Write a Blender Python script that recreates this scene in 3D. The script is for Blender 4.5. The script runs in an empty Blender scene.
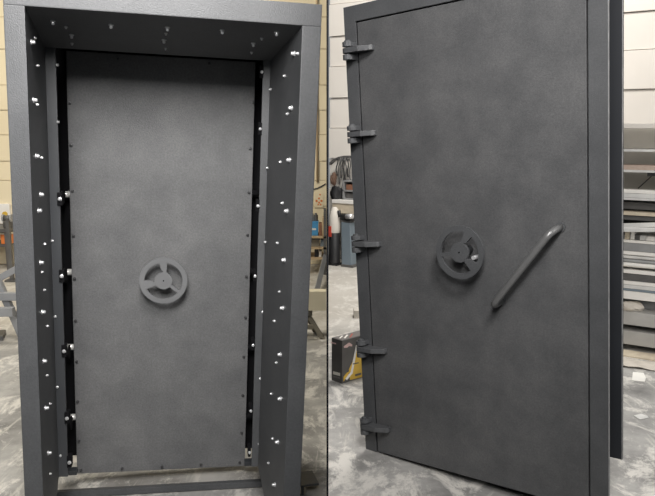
import bpy, bmesh, math, random
from mathutils import Vector, Matrix

random.seed(7)
SC = bpy.context.scene
COL = SC.collection

# ------------------------------------------------------------------ camera
CAM = Vector((0, 0, 1.62))
PITCH = math.radians(10.184)
F = 722.22
PX, PY = 327.5, 260.65
cd = bpy.data.cameras.new('camera')
cam = bpy.data.objects.new('camera', cd)
COL.objects.link(cam)
cam.location = CAM
cam.rotation_euler = (math.pi / 2 - PITCH, 0, 0)
cd.sensor_width = 36.0
cd.lens = 36.0 * F / 655.0
cd.shift_y = (PY - 248.0) / 655.0
cd.clip_start = 0.05
SC.camera = cam
c_, s_ = math.cos(PITCH), math.sin(PITCH)


def ray(x, y):
    a, b = (x - PX) / F, (y - PY) / F
    return Vector((a, c_ - b * s_, -s_ - b * c_))


def at(x, y, Y):
    """point on the sight line of a measured photo position, at distance Y"""
    r = ray(x, y)
    return CAM + r * (Y / r.y)


def gnd(x, y, z=0.0):
    r = ray(x, y)
    return CAM + r * ((z - CAM.z) / r.z)


def inplane(x, y, M, axis, val):
    """local coordinates (in frame M) where the sight line meets local[axis] = val"""
    Mi = M.inverted()
    o = Mi @ CAM
    d = Mi.to_3x3() @ ray(x, y)
    return o + d * ((val - o[axis]) / d[axis])


# ------------------------------------------------------------------ materials
def mat(name, col, rough=0.5, metal=0.0, col2=None, scale=4.0, bump=0.0, bscale=300.0, detail=4.0,
        lo=0.35, hi=0.65, spec=0.5, grain=0.0, gscale=140, rough_d=0.5):
    m = bpy.data.materials.new(name)
    m.use_nodes = True
    nt = m.node_tree
    b = nt.nodes['Principled BSDF']
    b.inputs['Roughness'].default_value = rough
    b.inputs['Metallic'].default_value = metal
    b.inputs['Specular IOR Level'].default_value = spec
    tc = nt.nodes.new('ShaderNodeTexCoord')
    if col2 is None:
        col2 = tuple(v * 0.88 for v in col)
    n = nt.nodes.new('ShaderNodeTexNoise')
    n.inputs['Scale'].default_value = scale
    n.inputs['Detail'].default_value = detail
    n.inputs['Roughness'].default_value = rough_d
    nt.links.new(tc.outputs['Object'], n.inputs['Vector'])
    r = nt.nodes.new('ShaderNodeValToRGB')
    r.color_ramp.elements[0].position = lo
    r.color_ramp.elements[1].position = hi
    r.color_ramp.elements[0].color = (*col, 1)
    r.color_ramp.elements[1].color = (*col2, 1)
    nt.links.new(n.outputs['Fac'], r.inputs['Fac'])
    colour = r.outputs['Color']
    if grain:
        n3 = nt.nodes.new('ShaderNodeTexNoise')
        n3.inputs['Scale'].default_value = gscale
        n3.inputs['Detail'].default_value = 3
        nt.links.new(tc.outputs['Object'], n3.inputs['Vector'])
        mr = nt.nodes.new('ShaderNodeMapRange')
        mr.inputs[1].default_value = 0.3
        mr.inputs[2].default_value = 0.7
        mr.inputs[3].default_value = 1 - grain
        mr.inputs[4].default_value = 1 + grain
        nt.links.new(n3.outputs['Fac'], mr.inputs[0])
        vm = nt.nodes.new('ShaderNodeVectorMath')
        vm.operation = 'SCALE'
        nt.links.new(colour, vm.inputs[0])
        nt.links.new(mr.outputs[0], vm.inputs['Scale'])
        colour = vm.outputs[0]
    nt.links.new(colour, b.inputs['Base Color'])
    if bump:
        n2 = nt.nodes.new('ShaderNodeTexNoise')
        n2.inputs['Scale'].default_value = bscale
        n2.inputs['Detail'].default_value = 2
        nt.links.new(tc.outputs['Object'], n2.inputs['Vector'])
        bp = nt.nodes.new('ShaderNodeBump')
        bp.inputs['Strength'].default_value = bump
        bp.inputs['Distance'].default_value = 0.002
        nt.links.new(n2.outputs['Fac'], bp.inputs['Height'])
        nt.links.new(bp.outputs['Normal'], b.inputs['Normal'])
    return m


def floor_material():
    m = bpy.data.materials.new('concrete_floor')
    m.use_nodes = True
    nt = m.node_tree
    L = nt.links.new
    b = nt.nodes['Principled BSDF']
    b.inputs['Roughness'].default_value = 0.62
    tc = nt.nodes.new('ShaderNodeTexCoord')
    sep = nt.nodes.new('ShaderNodeSeparateXYZ')
    L(tc.outputs['Object'], sep.inputs[0])

    def noise(scale, detail, rough=0.6, stretch=None, dist=0.0):
        n = nt.nodes.new('ShaderNodeTexNoise')
        n.inputs['Scale'].default_value = scale
        n.inputs['Detail'].default_value = detail
        n.inputs['Roughness'].default_value = rough
        n.inputs['Distortion'].default_value = dist
        if stretch:
            mp = nt.nodes.new('ShaderNodeMapping')
            mp.inputs['Scale'].default_value = stretch[0]
            mp.inputs['Location'].default_value = (stretch[2] if len(stretch) > 2 else 0, 0, 0)
            mp.inputs['Rotation'].default_value = (0, 0, stretch[1])
            L(tc.outputs['Object'], mp.inputs['Vector'])
            L(mp.outputs['Vector'], n.inputs['Vector'])
        else:
            L(tc.outputs['Object'], n.inputs['Vector'])
        return n.outputs['Fac']

    def ramp(fac, p0, p1, c0=(0, 0, 0), c1=(1, 1, 1)):
        r = nt.nodes.new('ShaderNodeValToRGB')
        r.color_ramp.elements[0].position = p0
        r.color_ramp.elements[1].position = p1
        r.color_ramp.elements[0].color = (*c0, 1)
        r.color_ramp.elements[1].color = (*c1, 1)
        L(fac, r.inputs['Fac'])
        return r.outputs['Color']

    def mix(fac, a, c):
        x = nt.nodes.new('ShaderNodeMix')
        x.data_type = 'RGBA'
        L(fac, x.inputs[0])
        for sock, v in ((x.inputs[6], a), (x.inputs[7], c)):
            if isinstance(v, tuple):
                sock.default_value = (*v, 1)
            else:
                L(v, sock)
        return x.outputs[2]

    def math_(op, a, v):
        x = nt.nodes.new('ShaderNodeMath')
        x.operation = op
        L(a, x.inputs[0])
        if isinstance(v, (int, float)):
            x.inputs[1].default_value = v
        else:
            L(v, x.inputs[1])
        return x.outputs[0]

    clean = ramp(noise(1.3, 5), 0.3, 0.7, (0.42, 0.39, 0.34), (0.56, 0.53, 0.48))
    dirt = ramp(noise(2.6, 8, 0.65), 0.3, 0.62, (0.14, 0.137, 0.132), (0.40, 0.39, 0.37))
    # the trodden working area in the front of the hall is greasy, the back is clean
    edge = math_('ADD', sep.outputs['Y'], math_('MULTIPLY', noise(0.9, 4), 2.0))
    back = nt.nodes.new('ShaderNodeMapRange')
    L(edge, back.inputs[0])
    back.inputs[1].default_value = 6.2
    back.inputs[2].default_value = 7.0
    base = mix(back.outputs[0], dirt, clean)
    # pale dusty patches and drag marks
    patch = ramp(noise(4.2, 10, 0.75, ((1.0, 0.7, 1), 0.5, 8.8), 0.5), 0.50, 0.58)
    base = mix(math_('MULTIPLY', patch, 0.85), base, (0.66, 0.635, 0.585))
    scuff = ramp(noise(3.0, 8, 0.65, ((5.0, 0.55, 1), 0.45), 0.8), 0.57, 0.63)
    base = mix(math_('MULTIPLY', scuff, 0.5), base, (0.6, 0.575, 0.52))
    speck = ramp(noise(26, 4, 0.7), 0.64, 0.70)
    base = mix(math_('MULTIPLY', speck, 0.6), base, (0.62, 0.6, 0.56))
    L(base, b.inputs['Base Color'])
    bp = nt.nodes.new('ShaderNodeBump')
    bp.inputs['Strength'].default_value = 0.25
    bp.inputs['Distance'].default_value = 0.004
    L(noise(40, 6), bp.inputs['Height'])
    L(bp.outputs['Normal'], b.inputs['Normal'])
    return m


M = {}
M['coat'] = mat('charcoal_powder_coat', (0.056, 0.058, 0.061), 0.5, 0.0, (0.074, 0.076, 0.079), 5, 0.5, 260, 10, 0.38, 0.66, 0.5, 0.12, 130, 0.65)
M['coat_door'] = mat('charcoal_powder_coat_scuffed', (0.062, 0.063, 0.065), 0.5, 0.0, (0.096, 0.096, 0.097), 5, 0.5, 260, 10, 0.40, 0.72, 0.5, 0.15, 130, 0.68)
M['coat_cover'] = mat('charcoal_cover_coat', (0.100, 0.101, 0.103), 0.45, 0.0, (0.150, 0.150, 0.150), 5, 0.5, 260, 10, 0.38, 0.72, 0.5, 0.16, 130, 0.68)
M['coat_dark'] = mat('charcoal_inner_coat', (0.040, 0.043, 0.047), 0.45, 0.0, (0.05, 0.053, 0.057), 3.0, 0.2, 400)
M['black'] = mat('black_steel', (0.008, 0.008, 0.009), 0.9, spec=0.1)
M['wheel'] = mat('grey_coated_wheel', (0.135, 0.137, 0.14), 0.42, 0.0, (0.155, 0.157, 0.16), 9, 0.15, 500)
M['handle'] = mat('grey_satin_tube', (0.17, 0.17, 0.168), 0.35, 0.35, (0.14, 0.14, 0.14), 9)
M['zinc'] = mat('zinc_bolt', (0.78, 0.78, 0.78), 0.3, 0.55, (0.66, 0.66, 0.67), 40)
M['screw'] = mat('dark_screw', (0.08, 0.08, 0.082), 0.35, 0.5)
M['white_steel'] = mat('bright_steel_bolt', (0.85, 0.84, 0.8), 0.3, 0.4)
M['edge_highlight'] = mat('painted_edge_highlight', (0.32, 0.32, 0.32), 0.4, 0.3, (0.22, 0.22, 0.22), 20)  # pale colour standing in for the highlight along a plate edge
M['cream'] = mat('cream_painted_wall', (0.76, 0.66, 0.46), 0.8, 0, (0.70, 0.60, 0.41), 1.2)
M['white_wall'] = mat('off_white_painted_wall', (0.80, 0.755, 0.69), 0.8, 0, (0.75, 0.70, 0.635), 1.4)
M['grey_beige'] = mat('grey_beige_sheet', (0.66, 0.62, 0.55), 0.7, 0, (0.56, 0.525, 0.465), 2.5)
M['grey_steel'] = mat('grey_mill_steel', (0.36, 0.36, 0.355), 0.5, 0.2, (0.27, 0.27, 0.268), 6)
M['grey_paint'] = mat('grey_paint', (0.27, 0.275, 0.285), 0.5, 0, (0.22, 0.225, 0.235), 5)
M['dark_steel'] = mat('dark_mill_steel', (0.13, 0.125, 0.12), 0.5, 0.2, (0.09, 0.088, 0.085), 7)
M['light_steel'] = mat('pale_mill_steel', (0.74, 0.73, 0.70), 0.45, 0.1, (0.58, 0.57, 0.55), 8)
M['mid_steel'] = mat('weathered_mill_steel', (0.46, 0.45, 0.425), 0.5, 0.1, (0.37, 0.36, 0.34), 5)
M['flange_coat_shaded'] = mat('shaded_flange_coat', (0.020, 0.022, 0.026), 0.5)  # same charcoal coat darkened: the rear flange's shade put into its colour
M['leather'] = mat('dark_brown_leather', (0.13, 0.075, 0.05), 0.7)
M['white_paint'] = mat('white_paint', (0.86, 0.835, 0.78), 0.55, 0, (0.78, 0.75, 0.70), 4)
M['blue_steel'] = mat('blued_steel', (0.22, 0.27, 0.31), 0.45, 0.2)
M['pink_wood'] = mat('pinkish_timber', (0.50, 0.39, 0.32), 0.7, 0, (0.42, 0.32, 0.26), 14)
M['pale_wood'] = mat('pale_timber', (0.62, 0.54, 0.41), 0.7, 0, (0.52, 0.44, 0.33), 16)
M['paper'] = mat('crumpled_paper', (0.60, 0.55, 0.48), 0.85, 0, (0.50, 0.455, 0.395), 12)
M['white_paper'] = mat('white_paper', (0.88, 0.86, 0.80), 0.85)
M['carton'] = mat('charcoal_printed_carton', (0.075, 0.07, 0.066), 0.5, 0, (0.10, 0.094, 0.088), 8)
M['carton_side'] = mat('grey_printed_carton', (0.15, 0.137, 0.128), 0.5, 0, (0.17, 0.155, 0.145), 8)
M['yellow'] = mat('amber_print', (0.72, 0.47, 0.07), 0.5, 0, (0.62, 0.39, 0.05), 10)
M['red'] = mat('red_plastic', (0.50, 0.06, 0.035), 0.5)
M['orange'] = mat('orange_plastic', (0.70, 0.20, 0.045), 0.5)
M['blue'] = mat('blue_plastic', (0.07, 0.30, 0.58), 0.45)
M['brown'] = mat('brown_board', (0.26, 0.12, 0.07), 0.7)
M['tan'] = mat('tan_board', (0.50, 0.37, 0.22), 0.7)
M['blackish'] = mat('black_rubber', (0.02, 0.02, 0.021), 0.5)
M['beam_cream'] = mat('cream_painted_beam', (0.80, 0.73, 0.55), 0.55, 0, (0.74, 0.67, 0.5), 4)
M['olive_steel'] = mat('drab_steel_leg', (0.23, 0.21, 0.165), 0.6)
M['floor'] = floor_material()
M['lamp_white'] = mat('pale_red_print', (0.65, 0.45, 0.42), 0.5)


# ------------------------------------------------------------------ mesh helpers
class MB:
    def __init__(self):
        self.bm = bmesh.new()

    def box(self, lo, hi, bevel=0.0, M_=None):
        bm = self.bm
        v = []
        for z in (lo[2], hi[2]):
            for x, y in ((lo[0], lo[1]), (hi[0], lo[1]), (hi[0], hi[1]), (lo[0], hi[1])):
                v.append(bm.verts.new((x, y, z)))
        fs = [bm.faces.new([v[i] for i in q]) for q in
              ((3, 2, 1, 0), (4, 5, 6, 7), (0, 1, 5, 4), (1, 2, 6, 5), (2, 3, 7, 6), (3, 0, 4, 7))]
        if M_ is not None:
            for w in v:
                w.co = M_ @ w.co
        if bevel:
            es = list({e for f in fs for e in f.edges})
            bmesh.ops.bevel(bm, geom=es, offset=bevel, segments=2, affect='EDGES', profile=0.7)
        return self

    def prism(self, pts, a, b, axis=2, bevel=0.0, holes=None):
        """polygon pts extruded along an axis from a to b. pts are in the other two axes (in xyz order)"""
        bm = self.bm

        def P(p, t):
            q = list(p)
            q.insert(axis, t)
            return q
        lo = [bm.verts.new(P(p, a)) for p in pts]
        hi = [bm.verts.new(P(p, b)) for p in pts]
        n = len(pts)
        fs = [bm.faces.new(lo), bm.faces.new(hi[::-1])]
        for i in range(n):
            j = (i + 1) % n
            fs.append(bm.faces.new((lo[j], lo[i], hi[i], hi[j])))
        bmesh.ops.recalc_face_normals(bm, faces=fs)
        if bevel:
            es = list({e for f in fs for e in f.edges})
            bmesh.ops.bevel(bm, geom=es, offset=bevel, segments=2, affect='EDGES', profile=0.7)
        return self

    def ring_prism(self, outer, inner, a, b, axis):
        """closed ring between two outlines with the same vertex count"""
        bm = self.bm

        def P(p, t):
            q = list(p)
            q.insert(axis, t)
            return q
        L = [[bm.verts.new(P(p, t)) for p in o] for o in (outer, inner) for t in (a, b)]
        ol, oh, il, ih = L
        n = len(outer)
        fs = []
        for i in range(n):
            j = (i + 1) % n
            for q in ((ol[i], ol[j], il[j], il[i]), (oh[i], oh[j], ih[j], ih[i]),
                      (ol[i], ol[j], oh[j], oh[i]), (il[i], il[j], ih[j], ih[i])):
                fs.append(bm.faces.new(q))
        bmesh.ops.recalc_face_normals(bm, faces=fs)
        return self

    def tube(self, pts, r, seg=12, r2=None):
        """round bar along a polyline, capped"""
        bm = self.bm
        pts = [Vector(p) for p in pts]
        rings = []
        n = len(pts)
        up = None
        for i, p in enumerate(pts):
            if i == 0:
                t = pts[1] - p
            elif i == n - 1:
                t = p - pts[i - 1]
            else:
                t = (pts[i + 1] - p).normalized() + (p - pts[i - 1]).normalized()
            t.normalize()
            if up is None:
                up = Vector((0, 0, 1)) if abs(t.z) < 0.9 else Vector((1, 0, 0))
            u = t.cross(up).normalized()
            w = u.cross(t).normalized()
            up = w
            rr = r if r2 is None else r + (r2 - r) * i / (n - 1)
            rings.append([bm.verts.new(p + (u * math.cos(2 * math.pi * k / seg) + w * math.sin(2 * math.pi * k / seg)) * rr) for k in range(seg)])
        fs = []
        for i in range(n - 1):
            for k in range(seg):
                j = (k + 1) % seg
                f = bm.faces.new((rings[i][k], rings[i][j], rings[i + 1][j], rings[i + 1][k]))
                f.smooth = True
                fs.append(f)
        fs.append(bm.faces.new(rings[0][::-1]))
        fs.append(bm.faces.new(rings[-1]))
        bmesh.ops.recalc_face_normals(bm, faces=fs)
        return self

    def lathe(self, prof, M_=None, seg=24):
        """profile of (radius, height) turned about local z"""
        bm = self.bm
        rings = []
        for r, h in prof:
            rings.append([bm.verts.new((max(r, 1e-5) * math.cos(2 * math.pi * k / seg), max(r, 1e-5) * math.sin(2 * math.pi * k / seg), h)) for k in range(seg)])
        fs = []
        for i in range(len(rings) - 1):
            for k in range(seg):
                j = (k + 1) % seg
                fs.append(bm.faces.new((rings[i][k], rings[i][j], rings[i + 1][j], rings[i + 1][k])))
        fs.append(bm.faces.new(rings[0][::-1]))
        fs.append(bm.faces.new(rings[-1]))
        bmesh.ops.recalc_face_normals(bm, faces=fs)
        if M_ is not None:
            for rg in rings:
                for v in rg:
                    v.co = M_ @ v.co
        return self

    def bar(self, p, q, w, h, up=(0, 0, 1), bevel=0.0):
        """square bar from p to q, w wide and h high"""
        p, q = Vector(p), Vector(q)
        d = q - p
        ln = d.length
        d.normalize()
        u = d.cross(Vector(up)).normalized()
        v = u.cross(d).normalized()
        Mx = Matrix((( d.x, u.x, v.x, p.x), (d.y, u.y, v.y, p.y), (d.z, u.z, v.z, p.z), (0, 0, 0, 1)))
        return self.box((0, -w / 2, -h / 2), (ln, w / 2, h / 2), bevel, Mx)

    def obj(self, name, material, parent=None, smooth=False):
        me = bpy.data.meshes.new(name)
        bmesh.ops.recalc_face_normals(self.bm, faces=self.bm.faces[:])
        self.bm.to_mesh(me)
        self.bm.free()
        if smooth:
            for p in me.polygons:
                p.use_smooth = True
            try:
                me.set_sharp_from_angle(angle=math.radians(40))
            except Exception:
                pass
        me.materials.append(M[material])
        o = bpy.data.objects.new(name, me)
        COL.objects.link(o)
        if parent:
            o.parent = parent
        return o


def tag(o, label, cat, group=None, kind=None):
    o['label'] = label
    o['category'] = cat
    o['kind'] = kind or 'thing'
    if group:
        o['group'] = group
    return o


def thing(name, label, cat, M_=None, group=None):
    o = bpy.data.objects.new(name, None)
    o.empty_display_size = 0.1
    COL.objects.link(o)
    if M_ is not None:
        o.matrix_world = M_
    return tag(o, label, cat, group)


def structure(o, label, cat):
    return tag(o, label, cat, None, 'structure')


def frame_matrix(rows, o):
    """orthonormal frame"""
    x = Vector((rows[0][0], rows[1][0], rows[2][0])).normalized()
    y = Vector((rows[0][1], rows[1][1], rows[2][1]))
    y = (y - x * y.dot(x)).normalized()
    z = x.cross(y)
    return Matrix(((x.x, y.x, z.x, o[0]), (x.y, y.y, z.y, o[1]), (x.z, y.z, z.z, o[2]), (0, 0, 0, 1)))


def axis_matrix(p, d):
    """frame at p whose z axis runs along d"""
    q = Vector((0, 0, 1)).rotation_difference(Vector(d).normalized())
    return Matrix.Translation(Vector(p)) @ q.to_matrix().to_4x4()


def stud(p, d, parent, r=0.0075, L=0.018, name='stud', m='zinc', washer=True):
    b = MB()
    prof = [(r * 1.5, -0.002), (r * 1.5, 0.003), (r, 0.004), (r, L * 0.8), (r * 0.65, L)] if washer else \
        [(r, -0.002), (r, L * 0.5), (r * 0.7, L * 0.9), (0, L)]
    b.lathe(prof, axis_matrix(p, d), 10)
    return b.obj(name, m, parent, True)


# ================================================================== SETTING
SK = 0.0017          # half thickness of the sheet partition
b = MB()
b.box((-9, -3, -0.1), (9, 11, 0))
fl = b.obj('floor', 'floor')
structure(fl, 'dirty grey concrete workshop floor with pale scuffs', 'floor')

# left bay back wall of long horizontal boards
b = MB()
WL_Y = 8.75
zs = [0, 0.36, 0.72, 1.03, 1.26, 1.57, 1.86, 2.15, 2.56, 2.92, 3.3, 3.7, 4.1, 4.5]
for i in range(len(zs) - 1):
    b.box((-8, WL_Y + 0.012 * (i % 2), zs[i] + 0.006), (-SK, WL_Y + 0.1, zs[i + 1]), 0.004)
b.box((-8, WL_Y + 0.05, 0), (-SK, WL_Y + 0.12, 4.5))
o = b.obj('wall_left', 'cream')
structure(o, 'cream painted back wall of the left bay with horizontal seams', 'wall')

# right bay back wall, running towards the viewer on its right
U = Vector((0.842, -0.539, 0)).normalized()
N = Vector((0.539, 0.842, 0)).normalized()
P0 = gnd(345, 259)
P0.z = 0
WR = Matrix(((U.x, N.x, 0, P0.x), (U.y, N.y, 0, P0.y), (0, 0, 1, 0), (0, 0, 0, 1)))
b = MB()
zs = [0, 0.5, 0.9, 1.27, 1.65, 2.02, 2.40, 2.76, 3.14, 3.5, 3.9, 4.4]
for i in range(len(zs) - 1):
    b.box((-0.245, 0.02 * ((i + 1) % 2), zs[i] + 0.008), (7.5, 0.1, zs[i + 1]), 0.005)
b.box((-0.24, 0.06, 0), (7.5, 0.12, 4.4))
o = b.obj('wall_right', 'white_wall')
o.matrix_world = WR
structure(o, 'off white back wall of the right bay with horizontal seams', 'wall')

# added black sheet parting the bays, seen edge-on; also stops lamp light crossing
b = MB()
b.box((-SK, 1.2, 0.0), (SK, 9.5, 4.3))
o = b.obj('added_partition', 'black')
structure(o, 'thin black upright sheet added as a partition between the two bays', 'partition')

# ================================================================== LEFT: vault door seen from inside its deep frame
SL = 0.953
LF = frame_matrix([[0.9816, -0.1845, 0.049], [0.1863, 0.9818, -0.0362], [-0.0415, 0.0447, 0.9981]],
                  (-1.0812 * SL, 2.3604 * SL, -1.6495 * SL + 1.62))
W, sl, sr, hd, D, H = 0.9334, 0.0586, 0.0602, 0.0663, 0.8235, 2.0013
dx0, dx1, dtz = 0.0429, 0.8031, H - 0.1445
d1 = 0.50
xl1 = inplane(51.6, 250, LF, 1, d1).x
xr1 = inplane(264.5, 250, LF, 1, d1).x
xlf = inplane(61.3, 250, LF, 1, d1).x
xrf = inplane(257.8, 250, LF, 1, d1).x
z1 = inplane(165, 54.5, LF, 1, d1).z
zl_ = inplane(60.5, 477, LF, 1, d1).z
zr_ = inplane(257, 466.5, LF, 1, d1).z


def lift_back(b, z):
    for v in b.bm.verts:
        if v.co.y > d1 - 0.02 and v.co.z < 0.05:
            v.co.z += z


vd = thing('vault_door', 'charcoal vault door seen from inside its deep bolt-studded frame, three-spoke wheel at centre', 'door', LF)
b = MB()
b.prism([(0, 0), (sl, 0), (xl1, d1), (-0.05, d1)], 0, H - hd, 2, 0.003)
lift_back(b, zl_)
jl = b.obj('jamb', 'coat', vd)
b = MB()
b.prism([(W, 0), (W - sr, 0), (xr1, d1), (W + 0.02, d1)], 0, H - hd, 2, 0.003)
lift_back(b, zr_)
jr = b.obj('jamb', 'coat', vd)
b = MB()
b.prism([(0, H), (0, H - hd), (d1, z1), (d1 + 0.012, z1), (d1 + 0.012, H)], 0.0, W, 0, 0.003)
hdr = b.obj('header', 'coat', vd)
# stop flange behind the jambs
zfb = 0.03
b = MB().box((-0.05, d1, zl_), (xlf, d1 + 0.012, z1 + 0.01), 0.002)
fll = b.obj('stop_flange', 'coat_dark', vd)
b = MB().box((xrf, d1, zr_), (W + 0.02, d1 + 0.012, z1 + 0.01), 0.002)
flr = b.obj('stop_flange', 'coat', vd)
# closed recess behind the flange
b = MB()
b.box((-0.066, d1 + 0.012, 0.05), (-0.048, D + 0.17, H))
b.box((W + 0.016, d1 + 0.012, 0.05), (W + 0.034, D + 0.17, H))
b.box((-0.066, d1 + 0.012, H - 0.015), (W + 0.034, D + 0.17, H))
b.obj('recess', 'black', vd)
# door leaf: outer plate and inner bolt cover
b = MB().box((-0.046, D + 0.12, 0.03), (W + 0.014, D + 0.15, H - 0.018), 0.003)
leaf = b.obj('door_leaf', 'black', vd)
b = MB().box((dx0, D, 0.0), (dx1, D + 0.012, dtz), 0.002)
cov = b.obj('inner_cover', 'coat_cover', vd)
b = MB().box((dx0 + 0.03, D + 0.012, 0.03), (dx1 - 0.03, D + 0.12, dtz - 0.03))
b.obj('bolt_work_box', 'black', vd)
# sill pieces
for xa, xb in ((-0.05, dx0 + 0.004), (dx1 - 0.004, dx1 + 0.07)):
    zz = inplane(70, 475.5, LF, 1, D - 0.04).z if xa < 0 else inplane(251, 466, LF, 1, D - 0.04).z
    MB().box((xa, D - 0.04, zz), (xb, D - 0.004, zz + 0.022), 0.002).obj('sill_foot', 'coat_dark', vd)
# threshold bar
LFi = LF.inverted()
pa, pb = LFi @ gnd(50, 494.5, 0.02), LFi @ gnd(267, 482.5, 0.02)
b = MB().bar(pa, pb, 0.025, 0.03, (0, 0, 1), 0.003)
b.obj('threshold_bar', 'coat', vd)

# studs on the jambs and header, as they sit in the photo
def tdir(p, q):
    return (Vector(q) - Vector(p)).normalized()


nl = Vector((d1, -(xl1 - sl), 0)).normalized()            # left jamb face normal (into the opening)
nr = Vector((-d1, (xr1 - (W - sr)), 0)).normalized()
nh = Vector((0, (z1 - (H - hd)), -d1)).normalized()


def onface(px, py, p0, n):
    o = LFi @ CAM
    d = LFi.to_3x3() @ ray(px, py)
    return o + d * ((Vector(p0) - o).dot(n) / d.dot(n))


big_l = [(31, 42), (33, 100), (35.5, 156), (39.8, 194.5), (37.8, 210.6), (39.8, 262.6), (41.5, 312), (43, 361), (45, 408), (47.8, 453)]
small_l = [(36.8, 65.5), (47.4, 81), (36.5, 104.5), (40.8, 157.7), (50, 162), (44, 244), (41, 272), (43.6, 290),
           (46.9, 326), (46.3, 375.5), (49.4, 403.7), (49.5, 473.8), (34, 38)]
for q in big_l:
    stud(onface(*q, (sl, 0, 1), nl), nl, jl, 0.0058, 0.013)
for q in small_l:
    stud(onface(*q, (sl, 0, 1), nl), nl, jl, 0.0032, 0.008, 'small_stud')
big_r = [(294.7, 53.6), (292, 108), (290, 160), (287.7, 211), (285, 260), (283.4, 308), (281, 354.5), (281, 398.7), (278.4, 442), (275.3, 484.6)]
small_r = [(285, 76), (271, 89.5), (288, 114), (281, 162), (268, 168), (283, 203), (265.8, 242), (278, 243), (280, 291.6), (275, 321),
           (277, 362.6), (272, 393.7), (273, 438.5), (269, 463), (298.5, 53.6)]
for q in big_r:
    stud(onface(*q, (W - sr, 0, 1), nr), nr, jr, 0.0058, 0.013)
for q in small_r:
    stud(onface(*q, (W - sr, 0, 1), nr), nr, jr, 0.0035, 0.008, 'small_stud')
big_h = [(71.5, 34.5), (164, 39.5), (253.4, 43), (53, 20.6), (111, 24.4), (167.5, 27), (222.4, 30), (276.6, 32)]
small_h = [(66, 26.5), (72, 43), (165.5, 48), (166, 33), (261.7, 38), (251.6, 52)]
for q in big_h:
    stud(onface(*q, (0, 0, H - hd), nh), nh, hdr, 0.0055, 0.013)
for q in small_h:
    stud(onface(*q, (0, 0, H - hd), nh), nh, hdr, 0.0035, 0.008, 'small_stud')
# flange bolts
for q in [(57.4, 65), (58, 122), (55.4, 316.5), (52.4, 241), (57.4, 387), (60.5, 455.6)]:
    p = inplane(*q, LF, 1, d1)
    stud(p, (0, -1, 0), fll, 0.0035, 0.008, 'flange_screw')
for q in [(261.7, 73), (260.5, 128), (258.8, 206), (262.5, 312), (260.2, 378.6), (259, 443.8)]:
    p = inplane(*q, LF, 1, d1)
    stud(p, (0, -1, 0), flr, 0.0035, 0.008, 'flange_screw')
# striker brackets on the flange edges
for k, q in enumerate([(60.5, 199), (62.3, 276), (64.7, 351), (67.6, 418), (70, 462)]):
    p = inplane(*q, LF, 1, d1 - 0.005)
    b = MB().box((p.x - 0.012, d1 - 0.008, p.z - 0.024), (p.x + 0.006, d1 + 0.03, p.z + 0.024), 0.002)
    br = b.obj('striker_bracket', 'black', vd)
    stud((p.x - 0.002, d1 - 0.008, p.z), (0, -1, 0), br, 0.005, 0.012, 'bracket_bolt')
for k, q in enumerate([(261.8, 72), (260.2, 129), (257.8, 206), (255, 276), (253, 345), (250.8, 410.5), (249.5, 452)]):
    p = inplane(*q, LF, 1, d1 - 0.005)
    b = MB().box((p.x - 0.006, d1 - 0.008, p.z - 0.022), (p.x + 0.006, d1 + 0.03, p.z + 0.024), 0.002)
    br = b.obj('striker_bracket', 'black', vd)
    stud((p.x + 0.0, d1 - 0.008, p.z), (0, -1, 0), br, 0.004, 0.012, 'bracket_bolt')
# locking bolts reaching out of the door's edges
for q in [(66.7, 194), (68.6, 273), (72, 349), (74, 420)]:
    p = inplane(*q, LF, 1, D - 0.02)
    b = MB().tube([(p.x + 0.005, D + 0.03, p.z - 0.008), (p.x - 0.03, D + 0.03, p.z - 0.008)], 0.014, 16)
    lb = b.obj('locking_bolt', 'white_steel', vd)
    b = MB().tube([(p.x + 0.005, D + 0.03, p.z - 0.008), (dx0 + 0.04, D + 0.03, p.z - 0.008)], 0.014, 16)
    b.obj('bolt_shank', 'white_steel', lb)
    b = MB().tube([(p.x - 0.008, D - 0.03, p.z - 0.008), (p.x - 0.0125, D - 0.03, p.z - 0.008)], 0.03, 20)
    b.obj('bolt_guide', 'black', lb)
for py_, px_ in [(193, 252.2), (272, 250.2), (348, 247.8), (417, 245.8)]:
    p = inplane(px_, py_, LF, 1, D + 0.03)
    b = MB().tube([(dx1 - 0.03, D + 0.04, p.z), (dx1 + 0.035, D + 0.04, p.z)], 0.014, 16)
    b.obj('locking_bolt', 'black', vd)
# cover screws
for q in [(69.9, 103), (71, 145), (72.5, 191), (73.5, 236), (74.6, 278.7), (75.8, 320.8), (76.8, 361.6), (77.8, 401.7), (79, 441), (81, 470.3),
          (122, 468.5), (162, 466.7), (201, 464.6), (239.8, 462.5), (253, 103), (250.4, 148.7), (249, 192.5), (247.4, 235), (246.4, 276.7),
          (245.4, 317.5), (243.8, 356.8), (242.8, 395.4), (241.6, 433), (118, 59), (209, 63.5)]:
    p = inplane(*q, LF, 1, D)
    stud(p, (0, -1, 0), cov, 0.0068, 0.009, 'cover_screw', 'screw', False)


def circ(cx, cz, r, a0, a1, n):
    return [(cx + r * math.cos(math.radians(a0 + (a1 - a0) * i / n)), cz + r * math.sin(math.radians(a0 + (a1 - a0) * i / n))) for i in range(n + 1)]


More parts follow.
